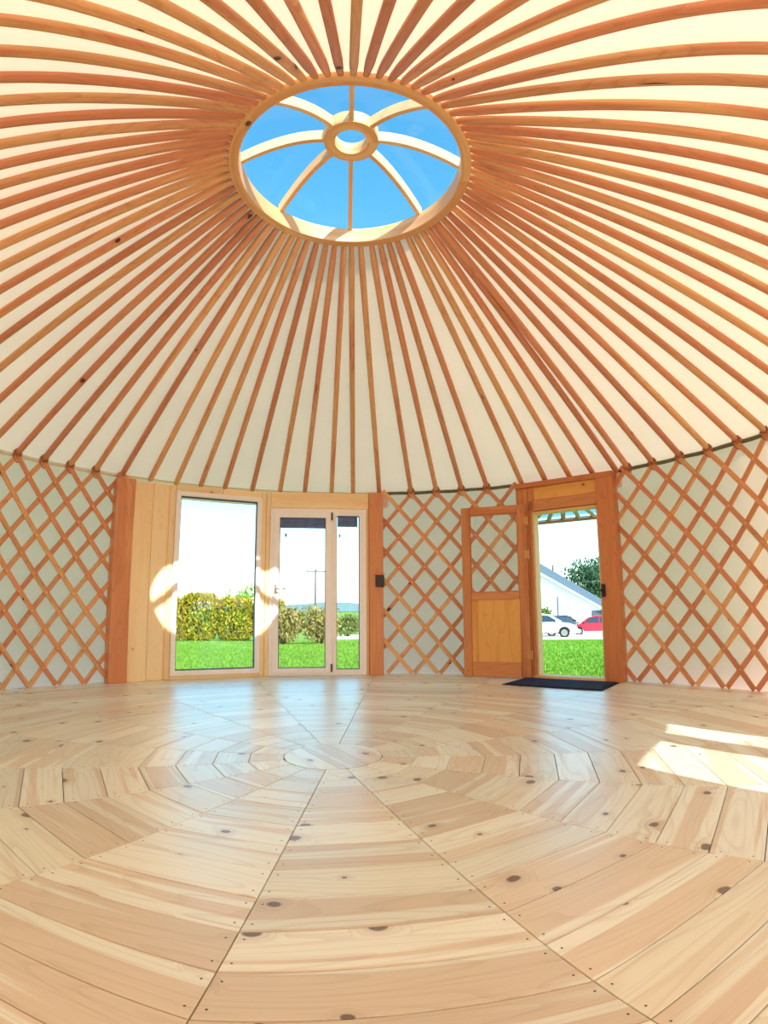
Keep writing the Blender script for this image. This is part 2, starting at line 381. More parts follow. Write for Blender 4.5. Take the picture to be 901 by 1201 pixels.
for x, w, h in ((0, .016, .034), (.012, .020, .040), (.05, W2, HH), (PL*.25, W2, HH), (PL*.5, W2, HH), (PL*.75, W2, HH), (PL - .17, W2, HH), (PL - .06, .019, .042), (PL - .02, .0165, .038), (PL, .013, .03)):
    c = .008; z0 = (HH - h)/2; z1 = z0 + h
    secs.append([bm.verts.new((x, yy, zz)) for yy, zz in ((-w + c, z0), (w - c, z0), (w, z0 + c), (w, z1 - c), (w - c, z1), (-w + c, z1), (-w, z1 - c), (-w, z0 + c))])
for A, B in zip(secs, secs[1:]):
    for k in range(8): bm.faces.new((A[k], A[(k+1) % 8], B[(k+1) % 8], B[k]))
bm.faces.new(secs[0]); bm.faces.new(secs[-1][::-1])
pole_me = mesh('roof_pole', bm, 'pole'); smooth_by(pole_me, .9)
bm = newbm()                                     # cord wound round the pole foot and the slat crossing
for x, tl, sc in ((.028, .25, 1.0), (.046, -.2, 1.08), (.06, .15, 1.0)):
    tube(bm, [(x + tl*.05*math.sin(q), .032*sc*math.cos(q), .02 + .034*sc*math.sin(q)) for q in [2*PI*i/12 for i in range(12)]], .0075, 5, True)
tube(bm, [(.03, -.04, .0), (.01, -.02, -.03), (.0, .01, -.05), (.012, .03, -.02), (.03, .04, .01)], .006, 5)
lash_me = mesh('lashing', bm, 'rope', True)
def on_lattice(a):
    a = (a + 180) % 360 - 180
    return not (82.5 < a < 133 or 38.2 < a < 57 or -52 < a < -26)
for a in heads:
    nr = -pol(a, 1); xax = (nr*math.cos(TILT) + Vector((0, 0, math.sin(TILT)))); yax = Vector((0, 0, 1)).cross(nr); zax = xax.cross(yax)
    o0 = pol(a, rs, ROOF_Z0 + (3.36 - rs)*SLOPE)
    mw = Matrix(((xax.x, yax.x, zax.x, o0.x), (xax.y, yax.y, zax.y, o0.y), (xax.z, yax.z, zax.z, o0.z), (0, 0, 0, 1)))
    po = link('roof_pole', pole_me, ceil, mw)
    if on_lattice(a):
        lo_ = link('lashing', lash_me, po)
    for ca, cr_, cl, cyo in ((-49.0, 1.88, .17, .004), (98.1, 2.01, .15, -.006), (56.0, 2.21, .09, .003), (-119.5, 1.7, .06, .005)):
        if abs(a - ca) < .01:                 # drying crack along the underside of the pole
            bm = newbm(); x0 = (rs - cr_)/math.cos(TILT)
            up = [bm.verts.new((x0 + cl*(i/8 - .5), cyo + .0035*math.sin(PI*i/8) + .001*math.sin(i*2.1), -.0007)) for i in range(9)]
            dn = [bm.verts.new((x0 + cl*(i/8 - .5), cyo - .0035*math.sin(PI*i/8) + .001*math.sin(i*2.1), -.0007)) for i in range(1, 8)]
            bm.faces.new(up + dn[::-1]); obj('crack', bm, 'nail2', po, label='dark drying crack')

# ------------------------------------------------------------------ crown wheel with acrylic dome
crown = empty('roof_crown', Matrix.Translation((0, 0, 3.416)), label='round wooden crown skylight with eight curved spokes, hub and clear dome', cat='skylight')
def lathe_uv(name, prof, n, mat, parent, smooth=.6):
    bm = newbm(); uvl = bm.loops.layers.uv.new('UVMap'); P = len(prof)
    rows = [[bm.verts.new(pol(360*i/n, r, z)) for r, z in prof] for i in range(n)]
    cum = [0]
    for j in range(P): cum.append(cum[-1] + math.hypot(prof[j][0] - prof[(j+1) % P][0], prof[j][1] - prof[(j+1) % P][1]))
    for i in range(n):
        for j in range(P):
            f = bm.faces.new((rows[i][j], rows[(i+1) % n][j], rows[(i+1) % n][(j+1) % P], rows[i][(j+1) % P]))
            u0, u1 = 2*PI*i/n*prof[0][0], 2*PI*(i+1)/n*prof[0][0]
            for l, u in zip(f.loops, ((u0, cum[j]), (u1, cum[j]), (u1, cum[j+1]), (u0, cum[j+1]))): l[uvl].uv = u
    me = mesh(name, bm, mat); smooth_by(me, smooth); return link(name, me, parent)
lathe_uv('outer_ring', [(.702, .004), (.706, 0), (.762, 0), (.766, .004), (.766, .118), (.762, .122), (.706, .122), (.702, .118)], 96, 'crown', crown)
HZ = .284
lathe_uv('hub', [(.108, HZ), (.178, HZ), (.18, HZ + .004), (.18, HZ + .096), (.176, HZ + .1), (.11, HZ + .1), (.106, HZ + .096), (.106, HZ + .004)], 48, 'crown', crown)
for k in range(8):
    a = -90.4 + 45*k; bm = newbm(); uvl = bm.loops.layers.uv.new('UVMap'); rows = []; n = 14
    for i in range(n+1):
        s = i/n; r = .72 + (.174 - .72)*s; zc = .128 + (HZ + .048 - .128)*math.sin(s*PI/2)**.9; h = .04
        x, y = r, .015
        rows.append([bm.verts.new((r, sy*y, zc + sz*h)) for sy, sz in ((-1, -1), (1, -1), (1, 1), (-1, 1))])
    for i in range(n):
        for j in range(4):
            f = bm.faces.new((rows[i][j], rows[i][(j+1) % 4], rows[i+1][(j+1) % 4], rows[i+1][j]))
            for l, u in zip(f.loops, ((i*.04, j*.05), (i*.04, j*.05+.05), (i*.04+.04, j*.05+.05), (i*.04+.04, j*.05))): l[uvl].uv = u
    bm.faces.new(rows[0]); bm.faces.new(rows[-1][::-1])
    o = obj('spoke', bm, 'crown', crown); o.rotation_euler.z = rad(a)
bm = newbm(); prof = []
for j in range(13):
    t = j/12; prof.append((.79*math.cos(t*PI/2*.999), .125 + .34*math.sin(t*PI/2)))
n = 64; rows = [[bm.verts.new(pol(360*i/n, r, z)) for r, z in prof[:-1]] for i in range(n)]; apex = bm.verts.new((0, 0, prof[-1][1]))
for i in range(n):
    for j in range(11): bm.faces.new((rows[i][j], rows[(i+1) % n][j], rows[(i+1) % n][j+1], rows[i][j+1]))
    bm.faces.new((rows[i][11], rows[(i+1) % n][11], apex))
obj('dome', bm, 'dome', crown, smooth=True, label='clear acrylic dome')
lathe_uv('dome_flange', [(.766, .10), (.80, .10), (.80, .128), (.766, .128)], 64, 'white', crown)

# ------------------------------------------------------------------ window bay: three flat timber panels
bay = empty('wall_window_bay', kind='structure', label='three-sided timber bay of orange pine panels and posts holding the windows')
FA, FB, FCD = frame(BAY[0], BAY[1]), frame(BAY[1], BAY[2]), frame(BAY[2], BAY[3])
def part(name, mat, parent, F, b, bev=.004, **kw):
    """A board; the long side is laid along the object's own X so the grain runs along it."""
    bm = newbm(); x0, x1, y0, y1, z0, z1 = b
    c = Vector(((x0+x1)/2, (y0+y1)/2, (z0+z1)/2)); dx, dy, dz = (x1-x0)/2, (y1-y0)/2, (z1-z0)/2
    if dz > dx:
        R = Matrix(((0, 1, 0, 0), (0, 0, 1, 0), (1, 0, 0, 0), (0, 0, 0, 1)))     # local x -> world z, y -> x, z -> y
        box(bm, -dz, dz, -dx, dx, -dy, dy, bev=bev)
    else:
        R = Matrix(((1, 0, 0, 0), (0, 0, -1, 0), (0, 1, 0, 0), (0, 0, 0, 1)))    # local y -> world z
        box(bm, -dx, dx, -dz, dz, -dy, dy, bev=bev)
    return obj(name, bm, mat, parent, mw=F @ Matrix.Translation(c) @ R, **kw)
T = 1.985
part('post', 'post', bay, FA, (-.075, .105, -.03, .12, 0, T), label='reddish corner post')
part('panel', 'panel', bay, FA, (.107, .30, .0, .06, 0, T - .012))
part('panel', 'panel', bay, FA, (.303, .462, .0, .06, 0, T - .012))
part('stile', 'panel', bay, FB, (.006, .066, -.004, .07, 0, T - .004))
part('stile', 'panel', bay, FB, (.992, 1.042, -.004, .07, 0, T + .004))
part('head_board', 'panel', bay, FB, (.068, .56, -.002, .07, 1.925, T)); part('head_board', 'panel', bay, FB, (.562, .99, -.002, .07, 1.925, T + .002))
part('sill_board', 'panel', bay, FB, (.068, .99, -.002, .07, 0, .04))
part('stile', 'panel', bay, FCD, (.004, .05, -.004, .07, 0, T + .006))
part('head_board', 'panel', bay, FCD, (.052, 1.135, -.004, .07, 1.82, T + .012))
part('stile', 'jamb', bay, FCD, (1.108, 1.135, -.012, .07, 0, 1.818))
part('post', 'post', bay, FCD, (1.137, 1.292, -.035, .13, 0, T + .018), label='reddish corner post')
for Fc, xx in ((FB, -.03), (FCD, -.03)): part('corner_post', 'panel', bay, Fc, (xx, xx + .075, .012, .13, 0, T - .01))
bk = part('bracket_box', 'dark', bay, FCD, (1.205, 1.298, -.055, .03, .955, 1.085), label='dark grey box let into the post')
part('bracket_cap', 'post', bay, FCD, (1.19, 1.302, -.062, .03, 1.087, 1.106), bev=.003)

def frame_ring(name, mat, parent, F, u0, u1, z0, z1, w, y0, y1, wb=None, bev=.006):
    """Rectangular frame mesh of four mitred profiles joined as one frame."""
    wb = w if wb is None else wb
    bm = newbm(); O = [(u0, z0), (u1, z0), (u1, z1), (u0, z1)]; I = [(u0+w, z0+wb), (u1-w, z0+wb), (u1-w, z1-w), (u0+w, z1-w)]
    vo0 = [bm.verts.new((u, y0, z)) for u, z in O]; vi0 = [bm.verts.new((u, y0, z)) for u, z in I]
    vo1 = [bm.verts.new((u, y1, z)) for u, z in O]; vi1 = [bm.verts.new((u, y1, z)) for u, z in I]
    for k in range(4):
        j = (k+1) % 4
        bm.faces.new((vo0[k], vo0[j], vi0[j], vi0[k])); bm.faces.new((vo1[k], vi1[k], vi1[j], vo1[j]))
        bm.faces.new((vo0[k], vo1[k], vo1[j], vo0[j])); bm.faces.new((vi0[k], vi0[j], vi1[j], vi1[k]))
    bmesh.ops.recalc_face_normals(bm, faces=bm.faces[:])
    if bev: bmesh.ops.bevel(bm, geom=[e for e in bm.edges if abs(e.verts[0].co.y - y0) < 1e-6 and abs(e.verts[1].co.y - y0) < 1e-6 and not (e.verts[0].co.xz - e.verts[1].co.xz).length == 0 and (abs(e.verts[0].co.x - e.verts[1].co.x) < 1e-6 or abs(e.verts[0].co.z - e.verts[1].co.z) < 1e-6)], offset=bev, segments=2, affect='EDGES')
    return obj(name, bm, mat, parent, mw=F)
w1 = empty('window_1', kind='structure', label='large fixed window in a white frame, left of the double window')
frame_ring('window_frame', 'white', w1, FB, .068, .99, .042, 1.922, .05, -.03, .05)
frame_ring('seal', 'seal', w1, FB, .113, .945, .09, 1.872, .012, -.004, .03, bev=0)
pbox('pane', 'glass', w1, (.118, .94, .012, .018, .095, 1.868), bev=0).matrix_world = FB
def handle(parent, F, u, z, sgn):
    h = pbox('handle', 'metal', parent, (u - .012, u + .012, -.058, -.046, z - .05, z + .05), bev=.004); h.matrix_world = F
    bm = newbm(); tube(bm, [(u, -.05, z), (u, -.085, z), (u + sgn*.02, -.092, z), (u + sgn*.11, -.092, z)], .008, 8)
    l = obj('lever', bm, 'metal', None, True); l.parent = h; return h
def double_window(name, F, label, du=0.0, flip=False, L=1.286, blinds=True):
    w = empty(name, kind='structure', label=label)
    f = (lambda a, b: (L - b, L - a)) if flip else (lambda a, b: (a, b))
    a, b = f(.052, 1.106)
    frame_ring('window_frame', 'white', w, F, a, b, .004, 1.815, .042, -.02, .06)
    for (p, q, pane, hz) in ((.09, .722, (.158, .668), True), (.742, 1.066, (.776, 1.022), False)):
        a, b = f(p, q)
        s = frame_ring('sash', 'white', w, F, a, b, .036, 1.775, .064 if hz else .036, -.045 if hz else -.03, .03, wb=.05 if hz else .03)
        pa, pb = f(*pane)
        lo_, hi_ = (.088, 1.712) if hz else (.066, 1.739)
        g_ = pbox('pane', 'glass', w, (a + .03, b - .03, .006, .012, .06, 1.75), bev=0); g_.matrix_world = F
        sx = frame_ring('seal', 'seal', w, F, a + (.062 if hz else .034), b - (.062 if hz else .034), .084 if hz else .064, 1.713 if hz else 1.741, .008, -.008, .028, bev=0)
        if blinds:
            bm = newbm()
            for i in range(4): box(bm, a + .05, b - .05, .05 + .003*(i % 2), .075, (1.606 if hz else 1.628) + i*.029, (1.606 if hz else 1.628) + i*.029 + .027, bev=.004)
            obj('roller_blind', bm, 'blind', w, mw=F, label='navy blind raised to the top of the pane')
            bm = newbm(); ux = a + (.12 if hz else .06)
            box(bm, ux, ux + .022, .0045, .0058, 1.50, 1.54)
            obj('sticker', bm, 'seal' if hz else 'stick', w, mw=F)
    u, v = f(.706, .76); pbox('mullion', 'white', w, (u, v, -.012, .055, .03, 1.79)).matrix_world = F
    u, v = f(.706, .742)
    for z in (.045, 1.685): pbox('hinge', 'dark', w, ((u+v)/2 - .008, (u+v)/2 + .008, -.058, -.044, z, z + .085), bev=.003).matrix_world = F
    handle(w, F, f(.122, .122)[0], .93, -1 if flip else 1); return w
M['stick'] = plain('pale_blue_sticker', (150, 214, 222), .5)
double_window('window_2', FCD, 'white double window with a wide sash and a narrow pane beside the lattice')

# rear window behind the viewer, whose sunlight falls on the floor at the right
FW = frame(WA, WB); LW = (WB - WA).length
rb = empty('wall_rear_bay', kind='structure', label='timber panel around the rear window')
part('post', 'post', rb, FW, (-.05, .072, -.03, .12, 0, T)); part('post', 'post', rb, FW, (LW - .098, LW + .05, -.03, .12, 0, T))
part('head_board', 'panel', rb, FW, (.074, LW - .1, -.004, .07, 1.83, T))
w3 = empty('window_3', kind='structure', label='white double window behind the viewer')
x0, x1 = .074, LW - .1
frame_ring('window_frame', 'white', w3, FW, x0, x1, .004, 1.828, .05, -.02, .06)
mid = x0 + .44
for a, b in ((x0 + .04, mid), (mid + .05, x1 - .04)):
    frame_ring('sash', 'white', w3, FW, a, b, .04, 1.79, .06, -.045, .03)
    pbox('pane', 'glass', w3, (a + .03, b - .03, .006, .012, .07, 1.76), bev=0).matrix_world = FW
pbox('mullion', 'white', w3, (mid, mid + .05, -.03, .05, .02, 1.8)).matrix_world = FW

# ------------------------------------------------------------------ door: frame, lintel, leaf folded open to the left
FD = frame(DA, DB); door = empty('door_1', kind='structure', label='open wooden door in a reddish timber frame with a plywood lintel panel')
part('post', 'doorwood', door, FD, (0, .125, -.03, .13, 0, 1.95), label='left door post')
part('post', 'doorwood', door, FD, (.862, 1.028, -.04, .13, 0, 1.985), label='right door post')
part('head_rail', 'doorwood', door, FD, (-.005, 1.033, -.046, .13, 1.952, 2.005), label='top beam')
part('lintel_panel', 'doorpanel', door, FD, (.19, .862, -.008, .04, 1.815, 1.952), label='yellow plywood panel')
part('stile', 'doorwood', door, FD, (.126, .19, -.022, .08, 1.70, 1.95))
part('lintel', 'doorwood', door, FD, (.126, .862, -.022, .09, 1.705, 1.815))
part('jamb', 'doorwood', door, FD, (.126, .15, -.026, .11, 0, 1.70)); part('jamb', 'jamb', door, FD, (.15, .176, .0, .12, 0.03, 1.70))
part('jamb', 'jamb', door, FD, (.836, .862, -.0, .12, 0.03, 1.70)); part('jamb', 'jamb', door, FD, (.176, .836, .0, .12, 1.672, 1.70))
part('threshold', 'jamb', door, FD, (.126, .862, -.03, .12, 0, .03))
lt = part('latch_plate', 'brass', door, FD, (.85, .862, -.048, -.036, .79, .93), bev=.002)
bm = newbm(); box(bm, .862, .90, -.062, -.04, .80, .92, bev=.004); cyl(bm, (.874, -.068, .86), .016, .03, 12, 'y')
obj('latch', bm, 'dark', door, mw=FD, label='dark metal latch')
LA, LB = Vector((1.222, 2.878, 0)), Vector((1.842, 2.594, 0))
FL = frame(LA, LB); LL = (LB - LA).length
leaf = link('door_leaf', None, door, FL)
def lpart(name, mat, b, bev=.004): return part(name, mat, leaf, Matrix.Identity(4), b, bev)
lpart('stile', 'doorwood', (0, .088, -.02, .02, .012, 1.77)); lpart('stile', 'doorwood', (LL - .088, LL, -.02, .02, .012, 1.77))
lpart('rail', 'doorwood', (.09, LL - .09, -.02, .02, 1.688, 1.77)); lpart('rail', 'doorwood', (.09, LL - .09, -.02, .02, .798, .872)); lpart('rail', 'doorwood', (.09, LL - .09, -.02, .02, .012, .162))
lpart('panel', 'doorpanel', (.09, LL - .09, -.009, .009, .163, .797), bev=.001)
pg = pbox('pane', 'glass', leaf, (.09, LL - .09, -.003, .003, .873, 1.687), bev=0)
b4 = lambda x0, x1, z0, z1: pbox('glazing_bead', 'doorwood', leaf, (x0, x1, -.016, -.004, z0, z1), bev=.002)
b4(.089, .10, .873, 1.687); b4(LL - .10, LL - .089, .873, 1.687); b4(.10, LL - .10, 1.676, 1.687); b4(.10, LL - .10, .873, .884)
for z in (.24, 1.25, 1.60):
    bm = newbm(); cyl(bm, (LL + .012, -.012, z), .009, .09, 10); box(bm, LL - .03, LL + .008, -.024, -.019, z - .04, z + .04, bev=.001)
    obj('hinge', bm, 'brass', leaf)

# ------------------------------------------------------------------ door mat
t = NT('navy_coir_mat'); tc = t.n('ShaderNodeTexCoord'); nz = t.noise(tc.outputs['Object'], 180, 2)
t.bsdf(t.mix(t.step(nz, .35, .7), lin((30, 36, 58)), lin((62, 72, 104))), .9, .1, t.bump(nz, .004, .8)); M['mat'] = t.m
t = NT('mat_rubber'); t.bsdf(lin((26, 28, 40)), .6, .3); M['rubber'] = t.m
mc = FD @ Vector((.525, -.32, 0)); mm = Matrix.Translation(mc) @ FD.to_3x3().to_4x4()
mat_ = empty('door_mat', mm, label='dark navy door mat on the boards inside the open door', cat='doormat')
pbox('mat_pile', 'mat', mat_, (-.45, .45, -.245, .245, .003, .013), bev=.003)
bm = newbm(); box(bm, -.475, .475, -.27, .27, 0.0005, .006, bev=.002); obj('mat_border', bm, 'rubber', mat_)

# ================================================================== outside
def ter(x, y):
    d = math.hypot(x, y)
    return -.25 - .042*max(0, min(d, 75) - 5) + .10*noise.noise(Vector((x*.12, y*.12, 0)))*min(1, d/12)
def at(a, d): return Vector((CAM.x + d*math.cos(rad(a)), CAM.y + d*math.sin(rad(a)), 0))       # bearing and distance from where the photographer sat
def ground_at(a, d, dz=0):
    p = at(a, d); p.z = ter(p.x, p.y) + dz; return p
t = NT('lawn_soil'); tc = t.n('ShaderNodeTexCoord'); n1 = t.noise(tc.outputs['Object'], .5, 4); n2 = t.noise(tc.outputs['Object'], 9, 4, .7)
c = t.mix(t.step(n1, .35, .65), lin((104, 150, 56)), lin((140, 176, 74))); c = t.mix(t.math('MULTIPLY', t.step(n2, .45, .7), .6), c, lin((66, 110, 34)))
t.bsdf(c, .9, .1, t.bump(n2, .05, .6)); M['lawn'] = t.m
t = NT('pale_gravel'); tc = t.n('ShaderNodeTexCoord'); n2 = t.noise(tc.outputs['Object'], 14, 4, .7)
t.bsdf(t.mix(n2, lin((206, 186, 166)), lin((238, 226, 212))), .9, .1); M['gravel'] = t.m
bm = newbm(); rr = [0, 3, 4, 6, 8, 11, 14, 18, 23, 29, 36, 44, 54, 66, 80, 110, 180, 320, 620]; n = 96; rows = []
for r in rr[1:]: rows.append([bm.verts.new((r*math.cos(2*PI*i/n), r*math.sin(2*PI*i/n), ter(r*math.cos(2*PI*i/n), r*math.sin(2*PI*i/n)))) for i in range(n)])
ctr = bm.verts.new((0, 0, -.25))
for i in range(n):
    bm.faces.new((ctr, rows[0][i], rows[0][(i+1) % n]))
    for A, B in zip(rows, rows[1:]): bm.faces.new((A[i], B[i], B[(i+1) % n], A[(i+1) % n]))
obj('ground', bm, 'lawn', smooth=True, kind='structure', label='green lawn sloping away from the round tent')
def patch(name, a0, a1, d0, d1, label, mat='gravel', dz=.05):
    bm = newbm(); na, nd = 16, 14; g = []
    for i in range(na+1):
        row = []
        for j in range(nd+1):
            a = a0 + (a1 - a0)*i/na; wob = .8*noise.noise(Vector((i*.7, j*.3, a0)))*(1 if j in (0, nd) else 0)
            p = ground_at(a, d0 + (d1 - d0)*j/nd + wob, dz if 0 < j < nd else -.2); row.append(bm.verts.new(p))
        g.append(row)
    for i in range(na):
        for j in range(nd): bm.faces.new((g[i][j], g[i+1][j], g[i+1][j+1], g[i][j+1]))
    return obj(name, bm, mat, smooth=True, kind='structure', label=label)
patch('gravel_yard', 50, 78, 33, 62, 'pale gravel yard where the cars are parked', dz=.12)
patch('sandy_track', 84, 91.6, 40, 56, 'pale sandy track beyond the lawn', dz=.14)
# far hills
t = NT('far_hill'); t.bsdf(lin((118, 146, 140)), .9, .05); M['hill'] = t.m
bm = newbm(); rows = []
for i in range(121):
    a = 20 + 150*i/120; row = []
    for d, h in ((330, -3), (380, 0.0), (430, .8), (480, -3)):
        p = at(a, d); hh = h + (2.6*noise.noise(Vector((a*.17, 5, d*.002))) + 1.2*noise.noise(Vector((a*.6, 2, 0))) + 1.2 if h > -1 else 0)
        row.append(bm.verts.new((p.x, p.y, hh)))
    rows.append(row)
for A, B in zip(rows, rows[1:]):
    for j in range(3): bm.faces.new((A[j], B[j], B[j+1], A[j+1]))
obj('hills', bm, 'hill', smooth=True, kind='structure', label='low blue-green hills on the far horizon')

def leafmat(name, cols):
    t = NT(name); gi = t.n('ShaderNodeNewGeometry'); rp = t.n('ShaderNodeValToRGB'); t.t.links.new(gi.outputs['Random Per Island'], rp.inputs[0])
    e = rp.color_ramp.elements; e[0].color = lin(cols[0]); e[1].color = lin(cols[-1])
    for i, cc in enumerate(cols[1:-1]): x = e.new((i+1)/(len(cols)-1)); x.color = lin(cc)
    d = t.n('ShaderNodeBsdfDiffuse'); tr = t.n('ShaderNodeBsdfTranslucent'); mx = t.n('ShaderNodeMixShader'); mx.inputs[0].default_value = .25
    t.t.links.new(rp.outputs[0], d.inputs[0]); t.t.links.new(rp.outputs[0], tr.inputs[0])
    t.t.links.new(d.outputs[0], mx.inputs[1]); t.t.links.new(tr.outputs[0], mx.inputs[2]); t.t.links.new(mx.outputs[0], t.out.inputs[0]); return t.m
M['grass'] = leafmat('grass_blade', ((84, 132, 40), (116, 162, 56), (148, 186, 76), (100, 146, 48)))
M['gorse'] = leafmat('yellow_hedge_leaf', ((196, 176, 40), (120, 128, 36), (226, 206, 70), (92, 100, 34), (170, 160, 60)))
M['olive'] = leafmat('dry_olive_leaf', ((150, 146, 60), (186, 172, 96), (98, 106, 40), (204, 184, 130), (120, 126, 50)))
M['green'] = leafmat('fresh_green_leaf', ((96, 176, 32), (130, 200, 48), (70, 140, 24)))
M['mid'] = leafmat('mid_green_leaf', ((96, 130, 60), (130, 156, 84), (70, 104, 50), (168, 168, 84)))
M['tree'] = leafmat('grey_green_leaf', ((78, 112, 84), (104, 136, 100), (58, 88, 70)))
M['bark'] = plain('shrub_bark', (96, 78, 60), .9, .1)
M['palepole'] = plain('weathered_pole', (108, 104, 104), .8, .1)

# grass blades, thicker towards the tent
bm = newbm()
def blades(a0, a1, d0, d1, n, h):
    for _ in range(n):
        a = random.uniform(a0, a1); d = d0 + (d1 - d0)*random.random()**1.5
        p = ground_at(a, d); hh = h*random.uniform(.6, 1.4)*(1 + d*.02); w = .006 + .0009*d; q = random.uniform(0, 2*PI)
        s = Vector((math.cos(q)*w, math.sin(q)*w, 0)); l = Vector((random.uniform(-.5, .5), random.uniform(-.5, .5), 0))*hh
        bm.faces.new([bm.verts.new(v) for v in (p - s, p + s, p + l + Vector((0, 0, hh)))])
blades(46, 124, 7, 31.8, 160000, .035)
obj('grass', bm, 'grass', kind='stuff', label='short bright grass covering the sloping lawn', cat='grass')

def shrub(name, a, d, w, h, mat, label, cat, group=None, n=2200, leaf=.10, lift=0.0, seed=0, dep=None, stems=6, boxy=False):
    rnd = random.Random(seed); base = ground_at(a, d)
    root = empty(name, Matrix.Translation(base), label=label, cat=cat, group=group)
    dep = dep or w*.7; bm = newbm(); lobes = []
    for i in range(9):
        q = 2*PI*i/9 + rnd.uniform(-.3, .3); rr = rnd.uniform(.1, .55)
        lobes.append((Vector((math.cos(q)*rr*w*.5, math.sin(q)*rr*dep*.5, lift + (h - lift)*rnd.uniform(.35, .62))), rnd.uniform(.55, .8)))
    for _ in range(n):
        c, s = rnd.choice(lobes); v = Vector((rnd.gauss(0, 1), rnd.gauss(0, 1), rnd.gauss(0, 1))).normalized()*(rnd.uniform(.55, 1.0))
        p = c + Vector((v.x*w*.42*s, v.y*dep*.42*s, v.z*(h - lift)*.52*s)); 
        if boxy:
            q = [rnd.uniform(-1, 1) for _ in range(3)]; k = rnd.randrange(3); q[k] = math.copysign(rnd.uniform(.75, 1.0), q[k]); m4 = sum(abs(e)**4 for e in q)**.25; f = 1.0/max(m4, 1.0)*(1 + .12*noise.noise(Vector((q[0]*2 + seed, q[1]*2, q[2]*2))))
            p = Vector((q[0]*f*w*.5, q[1]*f*dep*.5, h*.5 + q[2]*f*h*.5))
        if p.z < lift*.6 + .03 or p.z > h*1.03: p.z = rnd.uniform(.05 + lift, h*.8)
        m = Matrix.Rotation(rnd.uniform(0, 2*PI), 3, 'Z') @ Matrix.Rotation(rnd.uniform(-1.2, 1.2), 3, 'X'); l = leaf*rnd.uniform(.6, 1.3)
        bm.faces.new([bm.verts.new(p + m @ Vector(k)) for k in ((-l*.4, 0, 0), (0, 0, -l*.8), (l*.4, 0, 0), (0, 0, l*.8))])
    obj('foliage', bm, mat, root)
    bm = newbm()
    for i in range(stems):
        c, s = lobes[i % 9]; r0 = .02*h
        tube(bm, [(c.x*.1, c.y*.1, -.15), (c.x*.4, c.y*.4, c.z*.5), tuple(c)], [r0*1.3, r0, r0*.4], 5)
    obj('stem', bm, 'bark', root, True); return root
hg = 'yellow-green shrubs of the hedge'
for i, (a, w, h, lb) in enumerate(((108.0, 2.05, 2.55, 'yellow-green hedge shrub at the far left edge of the fixed window'), (104.5, 2.05, 2.72, 'yellow-green hedge shrub left of centre in the fixed window'),
        (101.05, 2.0, 2.5, 'yellow-green hedge shrub right of centre in the fixed window'), (97.7, 1.9, 2.4, 'yellow-green hedge shrub at the right edge of the fixed window'))):
    shrub('hedge_shrub', a, 34.0, w, h, 'gorse', lb, 'shrub', hg, 5200, .14, seed=i+1, boxy=True)
shrub('round_bush', 100.4, 38, 2.8, 3.9, 'green', 'bright green rounded bush rising behind the yellow hedge', 'bush', None, 2200, .16, seed=11)
shrub('dry_bush', 96.3, 25.5, 2.3, 2.05, 'olive', 'olive and beige bush at the left of the wide sash', 'bush', 'bushes beyond the double window', 3600, .10, seed=12)
shrub('dry_bush', 92.6, 25.5, 2.0, 1.9, 'olive', 'olive bush beside the utility pole in the wide sash', 'bush', 'bushes beyond the double window', 3200, .10, seed=13)
shrub('small_bush', 89.9, 44, 2.4, 2.0, 'mid', 'green bush behind the sandy track in the narrow pane', 'bush', None, 2000, .14, seed=14)
shrub('leafy_shrub', 70.2, 53.6, 1.9, 2.9, 'mid', 'leafy shrub against the white house wall', 'shrub', None, 1600, .16, seed=15)
shrub('tree', 65.0, 84, 10, 10.5, 'tree', 'grey-green tree rising behind the slate roof', 'tree', None, 5000, .34, lift=3.0, seed=16, stems=5)

# utility poles and lines
poles = []
def utility_pole(a, d, top, label):
    b = ground_at(a, d); h = top - b.z
    r = empty('utility_pole', Matrix.Translation(b), label=label, cat='utility pole', group='poles of the power line')
    bm = newbm(); tube(bm, [(0, 0, -.3), (0, 0, h*.5), (0, 0, h)], [.15, .13, .10], 10); obj('mast', bm, 'palepole', r, True)
    bm = newbm(); box(bm, -1.0, 1.5, -.06, .06, h - .32, h - .2, bev=.01); obj('crossarm', bm, 'palepole', r)
    for x in (-.85, .1, 1.3):
        bm = newbm(); cyl(bm, (x, 0, h - .12), .05, .16, 8); obj('insulator', bm, 'dark', r)
    return b + Vector((0, 0, h - .05))
pt = [utility_pole(131, 95, 6.0, 'utility pole farther left along the power line'), utility_pole(93.1, 60, 4.55, 'utility pole standing beyond the bushes in the wide sash'), utility_pole(60, 85, 4.3, 'utility pole farther right along the power line')]
for (p, q, lb) in ((pt[0], pt[1], 'overhead wire running left from the utility pole'), (pt[1], pt[2], 'overhead wire running right from the utility pole')):
    bm = newbm(); tube(bm, [p.lerp(q, i/24) - Vector((0, 0, 1.3*4*(i/24)*(1 - i/24))) for i in range(25)], .028, 5)
    obj('power_line', bm, 'palepole', None, True, label=lb, cat='wire', group='overhead wires')

